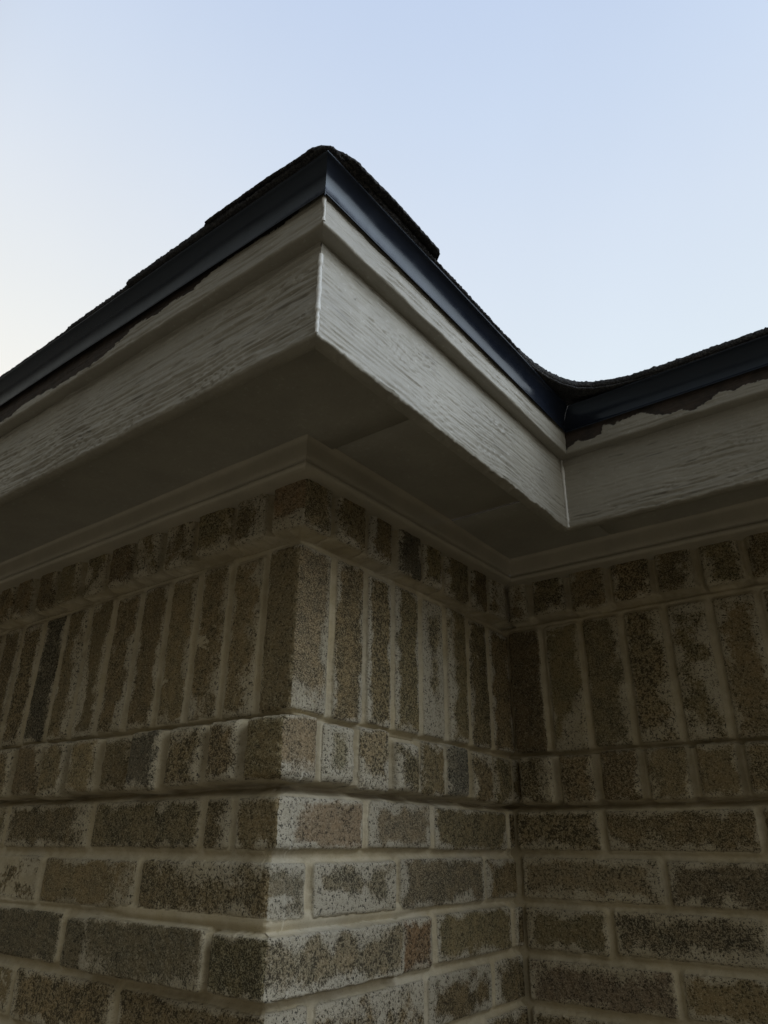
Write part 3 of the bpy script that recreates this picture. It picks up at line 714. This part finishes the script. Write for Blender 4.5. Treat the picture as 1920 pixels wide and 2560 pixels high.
# hip cap folded over the outer corner
hp = [(0.094, -0.2715), (0.098, -0.2735), (0.2520, -0.2735), (0.2600, -0.2690), (0.2745, -0.2480), (0.2790, -0.2360), (0.2775, -0.090), (0.2755, -0.086)]
hp2 = []
for (x0, y0), (x1, y1) in zip(hp[:-1], hp[1:]):
    n = max(1, int(math.hypot(x1 - x0, y1 - y0) / 0.0016))
    for i in range(n): hp2.append((x0 + (x1 - x0) * i / n, y0 + (y1 - y0) * i / n))
hp2 = np.array(hp2 + [hp[-1]])
ah = np.concatenate([[0], np.cumsum(np.linalg.norm(np.diff(hp2, axis=0), axis=1))])
A_, B_ = np.array([-0.16, -0.03]), np.array([0.045, 0.16])
def hipcap(name, lift, thick, shift, seed, taper, lab):
    base = hp2 + 0
    ctr = np.array([0.27, -0.27]); dirh = np.array([-1, 1]) / math.sqrt(2)
    base = base + dirh * shift
    n1 = 0.0018 * (fbm(ah * 260, ah * 0, seed, 2) + .5 * vnoise(ah * 600, ah * 0, seed + 3)); n2 = 0.0009 * fbm(ah * 260, ah * 0, seed + 6, 2)
    nx = np.gradient(base, axis=0)
    for _ in range(4): nx[1:-1] = (nx[:-2] + 2 * nx[1:-1] + nx[2:]) / 4
    nx /= np.linalg.norm(nx, axis=1)[:, None]; nn = np.stack([nx[:, 1], -nx[:, 0]], 1)
    ends = np.minimum(ah, ah[-1] - ah)
    en = sst(0, 0.006, ends) * 0.999 + .001
    rows = []
    def row(q_, zo, nz):
        p = base + nn * np.reshape(nz, (-1, 1)) + dirh * q_
        rr = np.minimum(p[:, 1] + E0, E0 - p[:, 0]); 
        rows.append(np.column_stack([p, 0.4635 + SL * rr + lift + zo]))
    t = thick * en
    lift = lift + 0.0042 * sst(0.03, 0.10, np.abs(ah - ah[-1] * 0.5))
    row(0.03, 0 * ah, 0 * ah); row(0.004, -0.0 * ah, 0 * ah); row(0, 0.0004 + n2 * .4, n1 * .6); row(0, t * .35, 0.0006 + n1); row(0, t * .7, 0.0004 - n2); row(0, t + n1 * .5, -0.0008 + n2)
    for q_ in (0.006, 0.015, 0.03, 0.06, 0.12, 0.20): row(q_, t + 0.0006 * vnoise(ah * 400, ah * 0 + q_ * 99, seed + 9), 0 * ah)
    V = np.array(rows)
    return part(name, grid_mesh(name, V[..., 0], V[..., 1], V[..., 2], M_SHINGLE), roof, lab)
hipcap("hip_cap_shingle", 0.0006, 0.0048, 0.0, 91, 0, "folded cap shingle over the outer corner of the eave")
for k in range(1, 6):
    hipcap("hip_cap_shingle", 0.0060 + .001, 0.0045, 0.135 * k + .02, 91 + k, 0, "folded cap shingle further up the hip")

# ---------------------------------------------------------------- caulk at the fascia mitres
def bead(name, x, y, z0, z1, rad, seed, lean, wob_, lab):
    n = 160; zz = np.linspace(z0, z1, n); k = np.linspace(0, 2 * math.pi, 11)
    Rr = rad * (0.75 + 0.55 * fbm(zz * 110, zz * 0, seed, 3)); Rr[0] = Rr[-1] = rad * .3
    cx = x + wob_ * fbm(zz * 40, zz * 0, seed + 3, 2) + lean[0]; cyy = y + wob_ * fbm(zz * 40, zz * 0, seed + 5, 2) + lean[1]
    X = cx[:, None] + Rr[:, None] * np.cos(k)[None, :]; Y = cyy[:, None] + Rr[:, None] * np.sin(k)[None, :]
    return part(name, grid_mesh(name, X, Y, np.repeat(zz[:, None], len(k), 1), M_CAULK), house, lab)
bead("caulk_bead", DF - .0006, -DF + .0006, ZFA + .002, ZTB - .015, 0.0026, 3, (0, 0), .0006, "ragged caulk line down the outer fascia corner")
bead("caulk_bead", DT - .0006, -DT + .0006, ZTB + .003, ZTT - .012, 0.0032, 8, (0, 0), .0010, "caulk on the outer trim corner")
bead("caulk_bead", DF + .0010, L - DF - .0010, ZFA + .001, ZTB, 0.0026, 13, (0, 0), .0010, "caulk line in the inner fascia corner")
# the nail that pokes out at the drip corner
bm = bmesh.new(); bmesh.ops.create_cone(bm, cap_ends=True, segments=10, radius1=.0007, radius2=.0007, depth=.010)
bmesh.ops.translate(bm, verts=bm.verts, vec=(DT + .004, -DT - .004, .4225)); me = bpy.data.meshes.new("drip_tab"); bm.to_mesh(me); bm.free(); me.materials.append(M_DRIP)
part("drip_tab", me, house, "small bent metal tab at the corner of the drip edge")

# ---------------------------------------------------------------- ground
n = 81; t = np.linspace(-1, 1, n); ax = np.sign(t) * (np.abs(t) ** 3) * 900
GX, GY = np.meshgrid(ax, ax); GZ = ZG + 0.02 * fbm(GX * .5, GY * .5, 2, 3)
g = link(bpy.data.objects.new("ground", grid_mesh("ground", GX, GY, GZ, M_GROUND))); g["kind"] = "structure"
g["label"] = "dim lawn around the house"; g["category"] = "ground"
